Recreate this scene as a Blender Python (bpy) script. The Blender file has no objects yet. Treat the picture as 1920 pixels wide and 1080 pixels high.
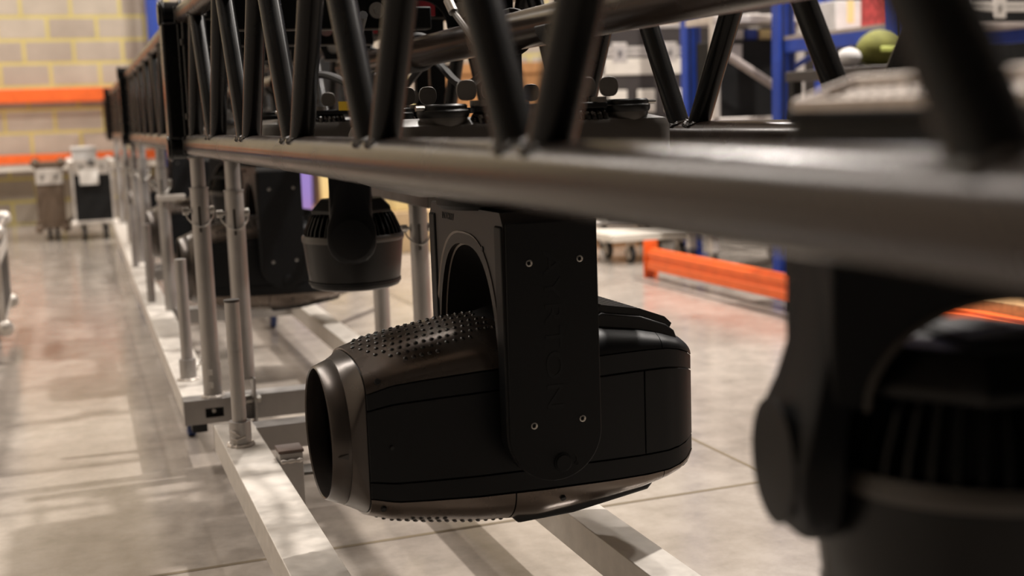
import bpy, math, random
from mathutils import Vector, Matrix
random.seed(7)
SC = bpy.context.scene
COL = SC.collection
PI = math.pi

# ---------------------------------------------------------------- camera
cd = bpy.data.cameras.new('camera'); cam = bpy.data.objects.new('camera', cd); COL.objects.link(cam)
FPX = 2300.0
yv = Vector((93-960, -(247-540), -FPX)).normalized()
zv = Vector((-0.035, 1, 0)); zv.z = -(zv.x*yv.x+zv.y*yv.y)/yv.z; zv.normalize()
xv = yv.cross(zv)
Rm = Matrix(((xv.x, xv.y, xv.z), (yv.x, yv.y, yv.z), (zv.x, zv.y, zv.z)))   # camera-to-world
M4 = Rm.to_4x4(); M4.translation = Vector((0, 0, .84)); cam.matrix_world = M4
cd.sensor_width = 36; cd.lens = FPX/1920*36; cd.clip_start = .01; cd.clip_end = 60
cd.dof.use_dof = True; cd.dof.focus_distance = 1.95; cd.dof.aperture_fstop = (cd.lens/1000)/.0125
SC.camera = cam
# ---------------------------------------------------------------- world, lights, exposure
w = bpy.data.worlds.new('world'); SC.world = w; w.use_nodes = True
w.node_tree.nodes['Background'].inputs[0].default_value = (1, .9, .8, 1)
w.node_tree.nodes['Background'].inputs[1].default_value = .05
SC.view_settings.view_transform = 'Standard'; SC.view_settings.look = 'None'
SC.view_settings.exposure = .04; SC.view_settings.gamma = 1; SC.view_settings.use_curve_mapping = False
def lamp(x, y, z, sx, sy, p, col=(1, .93, .86)):
    l = bpy.data.lights.new('high_bay_light', 'AREA'); l.shape = 'RECTANGLE'; l.size = sx; l.size_y = sy; l.energy = p; l.color = col
    o = bpy.data.objects.new('high_bay_light', l); COL.objects.link(o); o.location = (x, y, z); return o
lamp(3.4, 3.0, 5.4, .16, .16, 420)
for (x, y, p) in [(2.2, 8.6, 240), (6.2, 3.8, 200), (6.2, 8.6, 240)]:
    lamp(x, y, 5.7, .4, .4, p)
lamp(-2.2, 7.4, 5.6, .35, 9.0, 420)
lamp(1.75, 4.4, 5.6, .30, 6.5, 120)

# ---------------------------------------------------------------- materials
MT = {}
def mat(name, col, rough=.5, metal=0., spec=.5, var=0., vscale=20., bump=0., bscale=200., coat=0., rvar=0., emit=None):
    m = bpy.data.materials.new(name); m.use_nodes = True; nt = m.node_tree; b = nt.nodes['Principled BSDF']
    b.inputs['Base Color'].default_value = (*col, 1); b.inputs['Roughness'].default_value = rough
    b.inputs['Metallic'].default_value = metal; b.inputs['Specular IOR Level'].default_value = spec
    if coat: b.inputs['Coat Weight'].default_value = coat; b.inputs['Coat Roughness'].default_value = .15
    tc = nt.nodes.new('ShaderNodeTexCoord')
    if var or rvar:
        n = nt.nodes.new('ShaderNodeTexNoise'); n.inputs['Scale'].default_value = vscale; n.inputs['Detail'].default_value = 6
        nt.links.new(tc.outputs['Object'], n.inputs['Vector'])
        if var:
            r = nt.nodes.new('ShaderNodeMapRange'); r.inputs[1].default_value = .3; r.inputs[2].default_value = .7
            r.inputs[3].default_value = 1-var; r.inputs[4].default_value = 1+var; nt.links.new(n.outputs['Fac'], r.inputs[0])
            v = nt.nodes.new('ShaderNodeVectorMath'); v.operation = 'SCALE'; v.inputs[0].default_value = col
            nt.links.new(r.outputs[0], v.inputs['Scale']); nt.links.new(v.outputs[0], b.inputs['Base Color'])
        if rvar:
            r = nt.nodes.new('ShaderNodeMapRange'); r.inputs[1].default_value = .3; r.inputs[2].default_value = .7
            r.inputs[3].default_value = max(.02, rough-rvar); r.inputs[4].default_value = rough+rvar
            nt.links.new(n.outputs['Fac'], r.inputs[0]); nt.links.new(r.outputs[0], b.inputs['Roughness'])
    if bump:
        n2 = nt.nodes.new('ShaderNodeTexNoise'); n2.inputs['Scale'].default_value = bscale; n2.inputs['Detail'].default_value = 3
        nt.links.new(tc.outputs['Object'], n2.inputs['Vector'])
        bp = nt.nodes.new('ShaderNodeBump'); bp.inputs['Strength'].default_value = bump; bp.inputs['Distance'].default_value = .001
        nt.links.new(n2.outputs['Fac'], bp.inputs['Height']); nt.links.new(bp.outputs[0], b.inputs['Normal'])
    MT[name] = m; return m
mat('shell_black', (.0065, .0065, .0065), .36, 0, .27, var=.2, vscale=30, bump=.12, bscale=900)
mat('panel_black', (.0045, .005, .006), .42, 0, .22, var=.15, vscale=12, bump=.15, bscale=1200)
mat('yoke_black', (.0040, .0043, .005), .5, 0, .2, bump=.15, bscale=1200)
mat('cover_gloss', (.14, .115, .098), .27, .8, .6, bump=.05, bscale=500, rvar=.04)
mat('barrel_satin', (.07, .059, .052), .30, .7, .6, bump=.05, bscale=500, rvar=.03)
mat('rim_satin', (.13, .108, .093), .38, .7, .5)
mat('yoke_satin', (.016, .0135, .012), .42, .15, .4, bump=.1, bscale=900)
mat('rubber', (.006, .006, .006), .6)
mat('stud_black', (.012, .01, .009), .12, .1, .8)
mat('inner_dark', (.004, .004, .005), .5)
mat('lens_glass', (.01, .012, .02), .05, 0, .8, coat=1)
mat('truss_black', (.024, .016, .012), .25, .2, .4, var=.2, vscale=8, rvar=.04)
mat('truss_brace', (.0035, .0035, .0035), .26, .05, .2, var=.2, vscale=10, rvar=.03)
mat('weld_black', (.03, .027, .025), .22, .5, .7, bump=.8, bscale=180)
mat('grey_plastic', (.055, .048, .042), .4, 0, .5)
mat('steel', (.45, .43, .40), .3, .9)
mat('zinc_plate', (.13, .12, .11), .42, .6, var=.2)
mat('alloy', (.39, .37, .355), .42, .75, var=.14, vscale=9, rvar=.1, bump=.25, bscale=120)
mat('alloy_rail', (.60, .56, .51), .5, .35, var=.10, vscale=30, rvar=.08, bump=.35, bscale=90)
mat('mesh_silver', (.72, .64, .58), .45, .4, var=.2, vscale=300)
mat('label_white', (.75, .72, .68), .6)
mat('label_grey', (.06, .06, .062), .5, var=.3, vscale=90)
mat('yellow', (.75, .50, .03), .5)
mat('red', (.32, .02, .03), .5)
mat('rack_blue', (.012, .045, .30), .45, var=.12)
mat('rack_orange', (.80, .13, .018), .45, var=.1)
mat('case_black', (.006, .006, .006), .55, 0, .25, var=.2)
mat('case_brown', (.10, .065, .04), .6, var=.2)
mat('case_dark', (.035, .028, .025), .55, var=.1)
mat('case_alloy', (.62, .57, .52), .4, .5, var=.1)
mat('white_paint', (.62, .57, .50), .5, var=.06)
mat('grey_paint', (.30, .26, .24), .5, var=.08)
mat('ply', (.42, .20, .07), .6, var=.2, vscale=6)
mat('chipboard', (.42, .24, .10), .7, var=.2, vscale=60)
mat('carton', (.45, .32, .18), .7, var=.1)
mat('olive_cloth', (.14, .14, .025), .8, var=.2)
mat('hi_vis', (.55, .60, .15), .6)
mat('white_cloth', (.5, .48, .47), .8)
mat('beige_cloth', (.5, .40, .32), .8)
mat('purple', (.26, .20, .60), .5)
mat('cream', (.75, .60, .28), .6)
mat('red_box', (.5, .06, .06), .5, var=.4, vscale=30)
mat('white_box', (.62, .60, .58), .6, var=.1, vscale=12)
mat('blue_wheel', (.02, .04, .14), .4)
mat('ceiling_paint', (.7, .65, .6), .8)
mat('wall_paint', (.10, .09, .08), .8, var=.1, vscale=1)
mat('cable_grey', (.12, .10, .09), .5)
mat('steel_rope', (.16, .15, .14), .35, .8, bump=1, bscale=900)

def floor_mat():
    m = bpy.data.materials.new('polished_concrete'); m.use_nodes = True; nt = m.node_tree; L = nt.links; b = nt.nodes['Principled BSDF']
    tc = nt.nodes.new('ShaderNodeTexCoord')
    n1 = nt.nodes.new('ShaderNodeTexNoise'); n1.inputs['Scale'].default_value = 1.3; n1.inputs['Detail'].default_value = 8; n1.inputs['Roughness'].default_value = .62
    n2 = nt.nodes.new('ShaderNodeTexNoise'); n2.inputs['Scale'].default_value = 9; n2.inputs['Detail'].default_value = 8; n2.inputs['Roughness'].default_value = .7
    n3 = nt.nodes.new('ShaderNodeTexNoise'); n3.inputs['Scale'].default_value = 260; n3.inputs['Detail'].default_value = 2
    for n in (n1, n2, n3): L.new(tc.outputs['Object'], n.inputs['Vector'])
    r1 = nt.nodes.new('ShaderNodeValToRGB'); r1.color_ramp.elements[0].color = (.29, .255, .225, 1); r1.color_ramp.elements[0].position = .3
    r1.color_ramp.elements[1].color = (.43, .395, .355, 1); r1.color_ramp.elements[1].position = .7
    L.new(n1.outputs['Fac'], r1.inputs[0])
    mx = nt.nodes.new('ShaderNodeMix'); mx.data_type = 'RGBA'; mx.blend_type = 'MULTIPLY'; mx.inputs[0].default_value = 1
    r2 = nt.nodes.new('ShaderNodeValToRGB'); r2.color_ramp.elements[0].color = (.78, .76, .74, 1); r2.color_ramp.elements[0].position = .32
    r2.color_ramp.elements[1].color = (1.08, 1.06, 1.04, 1); r2.color_ramp.elements[1].position = .62
    L.new(n2.outputs['Fac'], r2.inputs[0]); L.new(r1.outputs[0], mx.inputs[6]); L.new(r2.outputs[0], mx.inputs[7])
    L.new(mx.outputs[2], b.inputs['Base Color'])
    mr = nt.nodes.new('ShaderNodeMapRange'); mr.inputs[1].default_value = .3; mr.inputs[2].default_value = .7; mr.inputs[3].default_value = .10; mr.inputs[4].default_value = .22
    L.new(n2.outputs['Fac'], mr.inputs[0]); L.new(mr.outputs[0], b.inputs['Roughness'])
    b.inputs['Specular IOR Level'].default_value = .75
    bp = nt.nodes.new('ShaderNodeBump'); bp.inputs['Strength'].default_value = .12; bp.inputs['Distance'].default_value = .001
    L.new(n3.outputs['Fac'], bp.inputs['Height']); L.new(bp.outputs[0], b.inputs['Normal'])
    MT['floor'] = m
floor_mat()
def block_mat():
    m = bpy.data.materials.new('block_wall'); m.use_nodes = True; nt = m.node_tree; L = nt.links; b = nt.nodes['Principled BSDF']
    tc = nt.nodes.new('ShaderNodeTexCoord'); sp = nt.nodes.new('ShaderNodeSeparateXYZ'); cb = nt.nodes.new('ShaderNodeCombineXYZ')
    L.new(tc.outputs['Object'], sp.inputs[0])
    ad = nt.nodes.new('ShaderNodeMath'); ad.operation = 'ADD'; L.new(sp.outputs[0], ad.inputs[0]); L.new(sp.outputs[1], ad.inputs[1])
    L.new(ad.outputs[0], cb.inputs[0]); L.new(sp.outputs[2], cb.inputs[1])
    br = nt.nodes.new('ShaderNodeTexBrick'); L.new(cb.outputs[0], br.inputs['Vector'])
    br.inputs['Color1'].default_value = (.46, .40, .325, 1); br.inputs['Color2'].default_value = (.36, .30, .245, 1)
    br.inputs['Mortar'].default_value = (.56, .47, .17, 1); br.inputs['Scale'].default_value = 1
    br.inputs['Mortar Size'].default_value = .017; br.inputs['Brick Width'].default_value = .43; br.inputs['Row Height'].default_value = .209
    br.inputs['Mortar Smooth'].default_value = .2
    n = nt.nodes.new('ShaderNodeTexNoise'); n.inputs['Scale'].default_value = 5; n.inputs['Detail'].default_value = 5; L.new(tc.outputs['Object'], n.inputs['Vector'])
    r = nt.nodes.new('ShaderNodeMapRange'); r.inputs[3].default_value = .8; r.inputs[4].default_value = 1.2; L.new(n.outputs['Fac'], r.inputs[0])
    v = nt.nodes.new('ShaderNodeVectorMath'); v.operation = 'SCALE'; L.new(br.outputs['Color'], v.inputs[0]); L.new(r.outputs[0], v.inputs['Scale'])
    L.new(v.outputs[0], b.inputs['Base Color']); b.inputs['Roughness'].default_value = .85
    bp = nt.nodes.new('ShaderNodeBump'); bp.inputs['Strength'].default_value = .5; bp.inputs['Distance'].default_value = .01; bp.invert = True
    L.new(br.outputs['Fac'], bp.inputs['Height']); L.new(bp.outputs[0], b.inputs['Normal'])
    MT['block'] = m
block_mat()

# ---------------------------------------------------------------- mesh helpers
class MB:
    def __init__(s): s.v = []; s.f = []; s.mi = []; s.cm = 0
    def add(s, vs, fs):
        n = len(s.v); s.v += [tuple(p) for p in vs]; s.f += [tuple(i+n for i in f) for f in fs]; s.mi += [s.cm]*len(fs); return s
    def box(s, x0, x1, y0, y1, z0, z1):
        return s.add([(x0,y0,z0),(x1,y0,z0),(x1,y1,z0),(x0,y1,z0),(x0,y0,z1),(x1,y0,z1),(x1,y1,z1),(x0,y1,z1)],
                     [(0,3,2,1),(4,5,6,7),(0,1,5,4),(1,2,6,5),(2,3,7,6),(3,0,4,7)])
    def cyl(s, a, b, r, n=20, r2=None, caps=True):
        a = Vector(a); b = Vector(b); d = (b-a).normalized(); r2 = r if r2 is None else r2
        u = d.orthogonal().normalized(); t = d.cross(u)
        vs = [a+(u*math.cos(2*PI*i/n)+t*math.sin(2*PI*i/n))*r for i in range(n)]+[b+(u*math.cos(2*PI*i/n)+t*math.sin(2*PI*i/n))*r2 for i in range(n)]
        fs = [(i,(i+1)%n,n+(i+1)%n,n+i) for i in range(n)]
        if caps: fs += [tuple(range(n-1,-1,-1)), tuple(range(n,2*n))]
        return s.add(vs, fs)
    def tube(s, pts, r, n=12, closed=False):
        P = [Vector(p) for p in pts]; m = len(P); vs = []; u = None
        for i in range(m):
            d = ((P[(i+1)%m] if (closed or i < m-1) else P[i])-(P[i-1] if (closed or i > 0) else P[i])).normalized()
            if u is None: u = d.orthogonal().normalized()
            else: u = (u-d*u.dot(d)).normalized()
            t = d.cross(u)
            rr = r[i] if isinstance(r, (list, tuple)) else r
            vs += [P[i]+(u*math.cos(2*PI*k/n)+t*math.sin(2*PI*k/n))*rr for k in range(n)]
        fs = []
        for i in range(m if closed else m-1):
            j = (i+1)%m
            fs += [(i*n+k, i*n+(k+1)%n, j*n+(k+1)%n, j*n+k) for k in range(n)]
        if not closed: fs += [tuple(range(n-1,-1,-1)), tuple((m-1)*n+k for k in range(n))]
        return s.add(vs, fs)
    def loft(s, rings, caps=True, closed=True):
        n = len(rings[0]); vs = [p for r in rings for p in r]; fs = []
        for i in range(len(rings)-1):
            for k in range(n if closed else n-1):
                fs.append((i*n+k, i*n+(k+1)%n, (i+1)*n+(k+1)%n, (i+1)*n+k))
        if caps: fs += [tuple(range(n-1,-1,-1)), tuple((len(rings)-1)*n+k for k in range(n))]
        return s.add(vs, fs)
    def lathe(s, prof, org=(0,0,0), axis='z', n=48, caps=False):
        rings = []
        for (r, h) in prof:
            ring = []
            for k in range(n):
                a = 2*PI*k/n; c, q = r*math.cos(a), r*math.sin(a)
                p = {'z': (c, q, h), 'x': (h, c, q), 'y': (q, h, c)}[axis]
                ring.append((org[0]+p[0], org[1]+p[1], org[2]+p[2]))
            rings.append(ring)
        return s.loft(rings, caps)
    def prism(s, poly, a, b, plane='xz'):
        f = {'xz': lambda p, h: (p[0], h, p[1]), 'yz': lambda p, h: (h, p[0], p[1]), 'xy': lambda p, h: (p[0], p[1], h)}[plane]
        return s.loft([[f(p, a) for p in poly], [f(p, b) for p in poly]])
    def sphere(s, c, r, n=12, m=8, sc=(1,1,1), half=False):
        rings = []
        for j in range(m+1):
            ph = (PI/2*j/m if half else -PI/2+PI*j/m); rr = max(math.cos(ph), 1e-4)
            rings.append([(c[0]+r*rr*math.cos(2*PI*k/n)*sc[0], c[1]+r*rr*math.sin(2*PI*k/n)*sc[1], c[2]+r*math.sin(ph)*sc[2]) for k in range(n)])
        return s.loft(rings)
    def shell(s, fn, us, vs_, t):
        # closed slab between fn(u,v,0) and fn(u,v,t)
        nu, nv = len(us), len(vs_)
        V = [fn(u, v, 0) for u in us for v in vs_]+[fn(u, v, t) for u in us for v in vs_]; N = nu*nv; F = []
        for i in range(nu-1):
            for j in range(nv-1):
                a = i*nv+j; F.append((N+a, N+a+1, N+a+nv+1, N+a+nv)); F.append((a, a+nv, a+nv+1, a+1))
        for i in range(nu-1):
            a = i*nv; F.append((a, N+a, N+a+nv, a+nv)); a = i*nv+nv-1; F.append((a, a+nv, N+a+nv, N+a))
        for j in range(nv-1):
            F.append((j, j+1, N+j+1, N+j)); a = (nu-1)*nv+j; F.append((a, N+a, N+a+1, a+1))
        return s.add(V, F)
    def build(s, name, mats, parent=None, bevel=0, seg=2, angle=35, smooth=True, loc=None):
        me = bpy.data.meshes.new(name); me.from_pydata(s.v, [], s.f); me.update()
        if not isinstance(mats, (list, tuple)): mats = [mats]
        for m in mats: me.materials.append(MT[m])
        if len(mats) > 1: me.polygons.foreach_set('material_index', s.mi)
        if smooth:
            me.polygons.foreach_set('use_smooth', [True]*len(me.polygons)); me.set_sharp_from_angle(angle=math.radians(angle))
        import bmesh
        bm = bmesh.new(); bm.from_mesh(me); bmesh.ops.recalc_face_normals(bm, faces=bm.faces); bm.to_mesh(me); bm.free()
        o = bpy.data.objects.new(name, me); COL.objects.link(o)
        if parent: o.parent = parent
        if loc: o.location = loc
        if bevel:
            md = o.modifiers.new('bevel', 'BEVEL'); md.width = bevel; md.segments = seg; md.limit_method = 'ANGLE'; md.angle_limit = math.radians(40)
            md.harden_normals = False
        return o
def tag(o, label, cat, group=None):
    o['label'] = label; o['category'] = cat
    if group: o['group'] = group
    return o
def empty(name, loc, rz=0, label=None, cat=None, group=None):
    o = bpy.data.objects.new(name, None); COL.objects.link(o); o.location = loc; o.rotation_euler.z = rz; o.empty_display_size = .05
    if label: tag(o, label, cat, group)
    return o
def copy_tree(o, parent=None):
    c = o.copy(); COL.objects.link(c); c.parent = parent
    for ch in list(o.children): copy_tree(ch, c)
    return c
def place(src, loc, rz=0, label=None, group=None):
    c = copy_tree(src); c.location = loc; c.rotation_euler.z = rz
    if label: c['label'] = label
    if group: c['group'] = group
    return c
def structure(o): o['kind'] = 'structure'; return o
def text_mb(txt, height, depth):
    cu = bpy.data.curves.new('lettering', 'FONT'); cu.body = txt; cu.size = height*1.38; cu.extrude = depth; cu.align_x = 'CENTER'; cu.align_y = 'CENTER'
    cu.space_character = 1.08; cu.resolution_u = 3
    to = bpy.data.objects.new('lettering', cu); COL.objects.link(to)
    me = bpy.data.meshes.new_from_object(to, depsgraph=bpy.context.evaluated_depsgraph_get())
    vs = [tuple(v.co) for v in me.vertices]; fs = [tuple(p.vertices) for p in me.polygons]
    bpy.data.objects.remove(to); bpy.data.curves.remove(cu); bpy.data.meshes.remove(me)
    return vs, fs

# ---------------------------------------------------------------- the room
structure(MB().box(-5, 9, -2.4, 12.2, -.1, 0).build('floor', 'floor', smooth=False))
structure(MB().box(-5, 9, 12.2, 12.4, 0, 6.4).build('wall_far', 'block', smooth=False))
structure(MB().box(9, 9.2, -2.4, 12.2, 0, 6.4).build('wall_right', 'wall_paint', smooth=False))
mat('wall_dark', (.03, .028, .026), .8)
mat('wall_pale', (.5, .45, .38), .8, var=.1, vscale=1)
structure(MB().box(-5.2, -5, -2.4, 12.2, 0, 6.4).build('wall_left', 'wall_pale', smooth=False))
structure(MB().box(-5, 9, -2.6, -2.4, 0, 6.4).build('wall_near_unseen', 'wall_dark', smooth=False))  # unseen wall, set close and dark so reflections toward it stay black
structure(MB().box(-5, 9, -2.4, 12.2, 6.4, 6.5).build('ceiling', 'ceiling_paint', smooth=False))
mat('joint_fill', (.15, .115, .07), .8)
m = MB()
for yy in (2.33, 7.45): m.box(-5, 9, yy-.006, yy+.006, 0, .0006)
for xx in (1.485, -3.6, 6.6): m.box(xx-.005, xx+.005, -2.4, 12.2, 0, .0006)
structure(m.build('trim_1', 'joint_fill', smooth=False))

# ---------------------------------------------------------------- truss section
TZ0, TZ1 = .797, 1.10        # chord heights
TW = .612                    # between the two sides
def make_truss(L=3.09, bays=7, label='', tube=(.3, 3.2)):
    T = empty('truss_section', (0, 0, 0), 0, label, 'truss', 'black lighting truss sections end to end')
    for x in (0, TW):
        for z in (TZ0, TZ1):
            m = MB(); m.cyl((x, 0.02, z), (x, L-.02, z), .025, 40); m.build('chord', 'truss_black', T)
    b = L/bays
    for x in (0, TW):
        for k in range(bays):
            yf = (k+.97)*b-(-.011 if x else (.045 if k == 0 else 0))
            for sgn in (-1, 1):
                if k == bays-1 and sgn == 1: continue
                if k == bays-1: yf = L-.05
                a = Vector((x, yf+sgn*.025, TZ0+.012)); c = Vector((x, yf+sgn*(b/2-.02), TZ1-.012))
                br = MB().cyl(a, c, .0165, 20).build('diagonal_brace', 'truss_brace', T)
                d = (c-a).normalized()
                for (p, dr) in ((a, 1), (c, -1)):
                    base = p+d*dr*.0125; pts = []
                    for q in range(26):
                        an = 2*PI*q/26; lx = math.cos(an)*.0185; ly = math.sin(an)*.0195
                        zz = .0245*math.cos(math.asin(max(-1, min(1, lx/.027))))
                        pts.append((x+lx, p.y+ly+sgn*.001*dr, (TZ0+zz if dr == 1 else TZ1-zz)))
                    wm = MB(); wm.tube(pts, [.0036+.0012*math.sin(q*2.4) for q in range(26)], 6, closed=True)
                    wm.build('weld_bead', 'weld_black', br)
    # end frames
    for y in (.012, L-.012):
        m = MB(); m.box(-.025, TW+.025, y-.012, y+.012, TZ1-.02, TZ1+.02); m.box(-.025, TW+.025, y-.012, y+.012, TZ0-.02, TZ0+.02)
        m.box(-.02, .02, y-.012, y+.012, TZ0+.02, TZ1-.02); m.box(TW-.02, TW+.02, y-.012, y+.012, TZ0+.02, TZ1-.02)
        m.build('end_frame', 'truss_brace', T, bevel=.003)
    for y in (b*2, b*5):
        MB().cyl((0, y, TZ1), (TW, y, TZ1), .016, 16).build('cross_tube', 'truss_brace', T)
    return T
def coupler(T, y, s=1):
    # outrigger coupler post bolted to the near corner of a joint
    m = MB(); m.box(-.052, -.002, y-.012, y+.06, TZ0+.012, TZ1-.012)
    m.build('coupler_post', 'truss_brace', T, bevel=.008)
    for z in (TZ0-.005, TZ1+.008):
        c = MB(); c.cyl((-.056, y+.02, z), (.01, y+.02, z), .028, 28); c.cyl((-.050, y+.02, z), (-.042, y+.02, z), .034, 28); c.cyl((-.008, y+.02, z), (0, y+.02, z), .034, 28)
        c.build('pivot_coupler', 'truss_brace', T, bevel=.003)
    m = MB(); m.cyl((-.008, y-.10, TZ0+.02), (-.008, y-.10, TZ1-.02), .007, 12)
    for z in (TZ0+.06, TZ0+.23): m.cyl((-.008, y-.10, z), (-.008, y-.10, z+.014), .012, 14)
    m.build('locking_rod', 'truss_brace', T)

AXR = math.radians(1.1)
truss = make_truss(label='nearest black truss section crossing the foreground, its tubes out of focus at right')
truss.location = (.318, -.06, 0)
coupler(truss, 3.12)
ft = MB().cyl((.37, .9, .969), (.37, 2.44, .969), .029, 36).build('fixture_tube', 'truss_black', truss)
MB().cyl((.37, 2.40, .969), (.37, 2.52, .969), .038, 36).build('tube_sleeve', 'rubber', ft, bevel=.006)
MB().cyl((.37, 2.50, .969), (.37, 3.05, .969), .025, 36).build('fixture_tube', 'truss_black', truss)
J = Vector((.322, 3.165, 0)); D2 = Vector((-math.sin(-AXR), math.cos(AXR), 0))
tr2 = place(truss, J, -AXR, 'second black truss section, beyond the thick black coupler post')
tr3 = place(truss, J+D2*3.135, -AXR, 'third black truss section, blurred in front of the block wall')
tr4 = make_truss(2.2, 5, 'short last truss section at the far left end of the row')
tr4.location = J+D2*6.27; tr4.rotation_euler.z = -AXR
for _o in (truss, tr2, tr3, tr4): _o['group'] = 'black lighting truss sections end to end'
def row2(x, y, z=0): # local frame along the second truss line
    p = J+D2*y+Vector((D2.y, -D2.x, 0))*x; return Vector((p.x, p.y, z))

# ---------------------------------------------------------------- profile moving head
def sec(x):
    # half width, half height, flat half, corner exponent at head station x (local, lens at -x)
    K = [(-.305, .098, .098, 0, 1), (-.282, .107, .107, 0, 1), (-.272, .1095, .1105, .03, .98), (-.258, .112, .1150, .072, .9), (-.22, .1135, .127, .081, .86), (-.17, .116, .137, .084, .84), (-.10, .119, .1475, .087, .82), (0, .120, .155, .089, .8),
         (.11, .118, .141, .092, .78), (.17, .115, .130, .093, .76), (.21, .111, .119, .092, .75), (.235, .105, .110, .087, .74), (.252, .096, .102, .080, .74), (.264, .084, .094, .072, .76), (.272, .068, .084, .060, .8)]
    for i in range(len(K)-1):
        if x <= K[i+1][0] or i == len(K)-2:
            a, b = K[i], K[i+1]; t = max(0, min(1, (x-a[0])/(b[0]-a[0])))
            return [a[j]+(b[j]-a[j])*t for j in range(1, 5)]
def hp(x, t, off=0):
    W, T, s, e = sec(x); W += off; T += off
    sg = 1 if t >= 0 else -1; t = abs(t); my = 1
    if t > 2: t = 4-t; my = -1
    if t <= 1: y, z = -W, s*t
    else:
        a = (t-1)*PI/2; y = -W*max(0, math.cos(a))**e; z = s+(T-s)*math.sin(a)**(e*.9+.1)
    if s < 1e-6 and t <= 1: z = 0
    return (x, y*my, z*sg)
def rng(a, b, n): return [a+(b-a)*i/n for i in range(n+1)]
def slab(x0, x1, t0, t1, th, nx=24, nt=24, base=0):
    return MB().shell(lambda u, v, o: hp(u, v, base+o), rng(x0, x1, nx), rng(t0, t1, nt), th)
def make_profile():
    F = empty('moving_head_light', (0, 0, 0))
    # ---- head
    ts = [i*.125-4 for i in range(64)]
    m = MB(); m.loft([[hp(x, t, -.003) for t in ts] for x in rng(-.262, .272, 40)])
    head = m.build('head_body', 'inner_dark', F, angle=30)
    # lens barrel, a real tube
    m = MB(); m.lathe([(.0945, -.303), (.096, -.305), (.098, -.303), (.1025, -.292), (.1065, -.2815), (.1065, -.272), (.100, -.272), (.094, -.285), (.0945, -.303)], axis='x', n=72)
    m.lathe([(.1, -.263), (.1, -.22), (.093, -.22), (.093, -.27), (.1, -.263)], axis='x', n=72)
    bar = m.build('lens_barrel', 'barrel_satin', F, angle=40)
    m = MB(); m.lathe([(.093, -.235), (.075, -.243), (.05, -.2475), (.02, -.2495), (.0005, -.25)], axis='x', n=48); m.lathe([(.0005, -.229), (.093, -.229), (.093, -.235)], axis='x', n=48)
    m.build('front_lens', 'lens_glass', bar)
    m = MB(); m.prism([(-.298, -.012), (-.284, -.008), (-.284, -.016)], -.1065, -.098, 'xz'); m.build('arrow_mark', 'grey_plastic', bar)
    # ring between barrel and body
    slab(-.2795, -.2585, -4, 4, .0025, 8, 96, -.0025).build('front_ring', 'barrel_satin', F, angle=30)
    for sy in (1, -1):
        def mir(mb):
            if sy < 0: mb.v = [(a, -b, c) for a, b, c in mb.v]
            return mb
        mir(slab(-.257, .168, -.69, .69, .004, 24, 6, -.0015)).build('side_panel', 'panel_black', F, bevel=.0008, seg=1)
        mir(slab(.1695, .264, -.69, .69, .004, 12, 6, -.0015)).build('rear_panel', 'panel_black', F, bevel=.0008, seg=1)
        for a, b in ((.71, 1.02), (-1.02, -.71)):
            mir(slab(-.257, .264, a, b, .0036, 30, 4, -.0015)).build('side_trim', 'panel_black', F, bevel=.0008, seg=1)
        s = MB(); s.cyl((-.225, -.1195*sy, -.004), (-.225, -.1165*sy, -.004), .0028, 12); s.build('panel_screw', 'rubber', F)
    # covers top and bottom, with raised studs
    for sg in (1, -1):
        m = MB(); q = slab(-.257, -.045, 1.035, 2.965, .0038, 20, 40, -.0012)
        if sg < 0: q.v = [(a, b, -c) for a, b, c in q.v]
        m.add(q.v, q.f); m.cm = 1
        for i in range(34):
            x = -.247+i*.0059
            for j in range(-4, 5):
                t = 2+(j+(.5 if i % 2 else 0))*.235
                if abs(t-2) > .22+.045*i or abs(t-2) > .66-.012*max(0, i-12): continue
                p = hp(x, t, .0022); p2 = hp(x, t+.01, .0022)
                tn = Vector((0, p2[1]-p[1], p2[2]-p[2])).normalized(); nn = Vector((0, -tn.z, tn.y))
                if nn.z < 0: nn = -nn
                st = MB().sphere((0, 0, 0), .0037, 12, 5, (1, 1, .75), half=True)
                rot = nn.to_track_quat('Z', 'Y')
                vs = [tuple(Vector(p)+rot @ Vector(v)) for v in st.v]
                if sg < 0: vs = [(a, b, -c) for a, b, c in vs]
                m.add(vs, st.f)
        m.build('perforated_cover', ['cover_gloss', 'stud_black'], F, angle=32)
        q = slab(-.043, .20, 1.035, 2.965, .0042, 24, 40, -.0012)
        if sg < 0: q.v = [(a, b, -c) for a, b, c in q.v]
        q.build('rear_cover', 'cover_gloss' if sg < 0 else 'panel_black', F, angle=32)  # upper cover takes the darker black: shade put into its colour
        q = slab(.2015, .264, 1.035, 2.965, .0038, 12, 40, -.0012)
        if sg < 0: q.v = [(a, b, -c) for a, b, c in q.v]
        q.build('tail_cover', 'cover_gloss' if sg < 0 else 'panel_black', F, angle=32)  # upper tail darkened to match, shade in the material
        for x in (-.240, .03):
            for yy in (-1, 1):
                s = MB(); p = hp(x, 1.16); s.cyl((p[0], p[1]*yy, p[2]*sg), (p[0], p[1]*yy*1.045, p[2]*sg*1.035), .0042, 12)
                s.build('cover_screw', 'rubber', F)
    # carrying hood behind the studs
    m = MB(); rings = []
    for i in range(13):
        x = -.075+i*.0105; h = .012*math.sin(PI*min(1, i/5)/2)
        rings.append([(x+.02*abs(k-8)/8, -.088+.011*k, .39*0+hp(x, 2, 0)[2]-.02+h+.018*math.cos((k-8)/8*1.35)) for k in range(17)]+[(x+.02, .088-.022*k, hp(x, 2, 0)[2]-.05) for k in range(9)])
    m.loft(rings); m.build('carry_hood', 'shell_black', F, angle=40)
    # finned vent block on the tail
    m = MB(); T = []
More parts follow.
